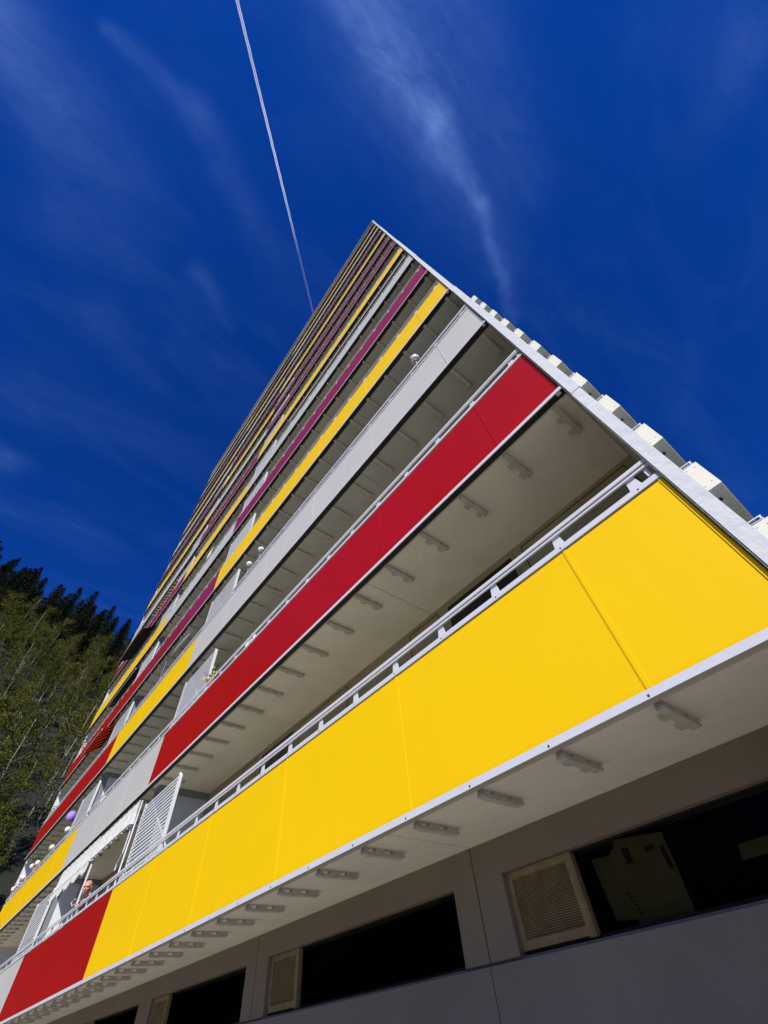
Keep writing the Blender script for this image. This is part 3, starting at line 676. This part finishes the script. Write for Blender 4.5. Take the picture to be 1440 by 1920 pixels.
def put(p, loc, rz, sc, label, cat, group):
    if p.name in usedp:
        o = p.copy(); C.objects.link(o)
        for ch in p.children:
            c_ = ch.copy(); C.objects.link(c_); c_.parent = o
    else: o = p; usedp.add(p.name)
    o.location = loc; o.rotation_euler = (0, 0, rz); o.scale = (sc,) * 3
    prop(o, label, cat, group); return o
random.seed(5)
nb = 0
lb = ['slender pale trunked tree with sparse olive leaves on the hillside', 'bushy spring green tree on the hillside', 'thin tree with bare pale trunk on the steep slope', 'dark stemmed tree with sparse leaves on the slope', 'tall loose crowned tree on the hillside below the conifers']
x = -46.5
while x > -112:
    sp = 4.0
    y = -.55 * -x + random.uniform(0, 4)
    while y < .28 * -x:
        if not (x > -70 and y > 12):
            i = random.randrange(5); xx = x + random.uniform(-1.8, 1.8); yy = y + random.uniform(-1.8, 1.8)
            put(protosB[i], (xx, yy, hz(xx, yy) - .1), random.uniform(0, 6.28), random.uniform(.65, 1.0), lb[i], 'tree', 'broadleaf trees on the hillside (' + ['slender', 'bushy', 'thin', 'dark', 'tall'][i] + ')'); nb += 1
        y += sp * random.uniform(1.0, 1.7)
    x -= sp
nc = 0; x = -110.0
lc = ['dark young conifer on the ridge', 'dark pointed conifer on the ridge', 'tall dark conifer on the ridge', 'tallest kind of dark spruce on the ridge']
while x > -142:
    y = -.50 * -x + random.uniform(0, 3)
    while y < .30 * -x:
        i = random.randrange(4); xx = x + random.uniform(-1.6, 1.6); yy = y + random.uniform(-1.5, 1.5)
        put(protosC[i], (xx, yy, hz(xx, yy) - .1), random.uniform(0, 6.28), random.uniform(.75, 1.08), lc[i], 'tree', 'conifers along the ridge (' + ['young', 'pointed', 'tall', 'tallest'][i] + ')'); nc += 1
        y += random.uniform(3.6, 5.6)
    x -= 5.0
print('trees', nb, nc)

# ------------------------------------------------------------------ contrail
A = Vector((330 * 6, -612 * 6, 9000)); Bp = Vector((-345 * 6, 128 * 6, 9000)); dr = (Bp - A).normalized(); sd = Vector((-dr.y, dr.x, 0))
cm = bpy.data.materials.new('ice_trail'); cm.use_nodes = True; t = cm.node_tree; t.nodes.clear()
o_ = t.nodes.new('ShaderNodeOutputMaterial'); mi = t.nodes.new('ShaderNodeMixShader'); tp = t.nodes.new('ShaderNodeBsdfTransparent'); df = t.nodes.new('ShaderNodeBsdfDiffuse'); tl_ = t.nodes.new('ShaderNodeBsdfTranslucent'); m2 = t.nodes.new('ShaderNodeMixShader')
df.inputs[0].default_value = (.9, .92, .95, 1); tl_.inputs[0].default_value = (.9, .92, .95, 1); m2.inputs[0].default_value = .95
co = t.nodes.new('ShaderNodeTexCoord'); sp = t.nodes.new('ShaderNodeSeparateXYZ'); t.links.new(co.outputs['Object'], sp.inputs[0])
mr = t.nodes.new('ShaderNodeMapRange'); mr.inputs[1].default_value = 2200; mr.inputs[2].default_value = 4700; mr.inputs[3].default_value = 1.1; mr.inputs[4].default_value = .06; t.links.new(sp.outputs[0], mr.inputs[0])
nn = t.nodes.new('ShaderNodeTexNoise'); nn.inputs['Scale'].default_value = .006; nn.inputs['Detail'].default_value = 5; t.links.new(co.outputs['Object'], nn.inputs['Vector'])
mm_ = t.nodes.new('ShaderNodeMath'); mm_.operation = 'MULTIPLY_ADD'; mm_.inputs[1].default_value = .9; mm_.inputs[2].default_value = .6; t.links.new(nn.outputs[0], mm_.inputs[0])
m3 = t.nodes.new('ShaderNodeMath'); m3.operation = 'MULTIPLY'; m3.use_clamp = True; t.links.new(mm_.outputs[0], m3.inputs[0]); t.links.new(mr.outputs[0], m3.inputs[1])
t.links.new(df.outputs[0], m2.inputs[1]); t.links.new(tl_.outputs[0], m2.inputs[2]); t.links.new(m3.outputs[0], mi.inputs[0]); t.links.new(tp.outputs[0], mi.inputs[1]); t.links.new(m2.outputs[0], mi.inputs[2]); t.links.new(mi.outputs[0], o_.inputs[0])
ct = empty('contrail', tuple(A), 'thin white double contrail across the deep blue sky, fading towards the tower', 'contrail')
ln_ = (Bp - A).length
for off in (-13, 13):
    mb = MB(); pts = []; rads = []
    for i in range(121):
        f = i / 120; pts.append(Vector((f * ln_, off * (1 - .25 * f) + 1.5 * math.sin(i * 1.3), 1.5 * math.sin(i * 2.1)))); rads.append(11 * (1 - .5 * f) * (1 + .03 * math.sin(i * 2.7)))
    mb.tube(pts, rads, 8)
    ob = mb.build('vapour_strand', cm, None, smooth=True); ob.location = (0, 0, 0)
    ob.data.transform(Matrix.Translation((0, 0, -EYE))); ob.parent = ct
ct.rotation_euler = (0, 0, math.atan2(dr.y, dr.x))
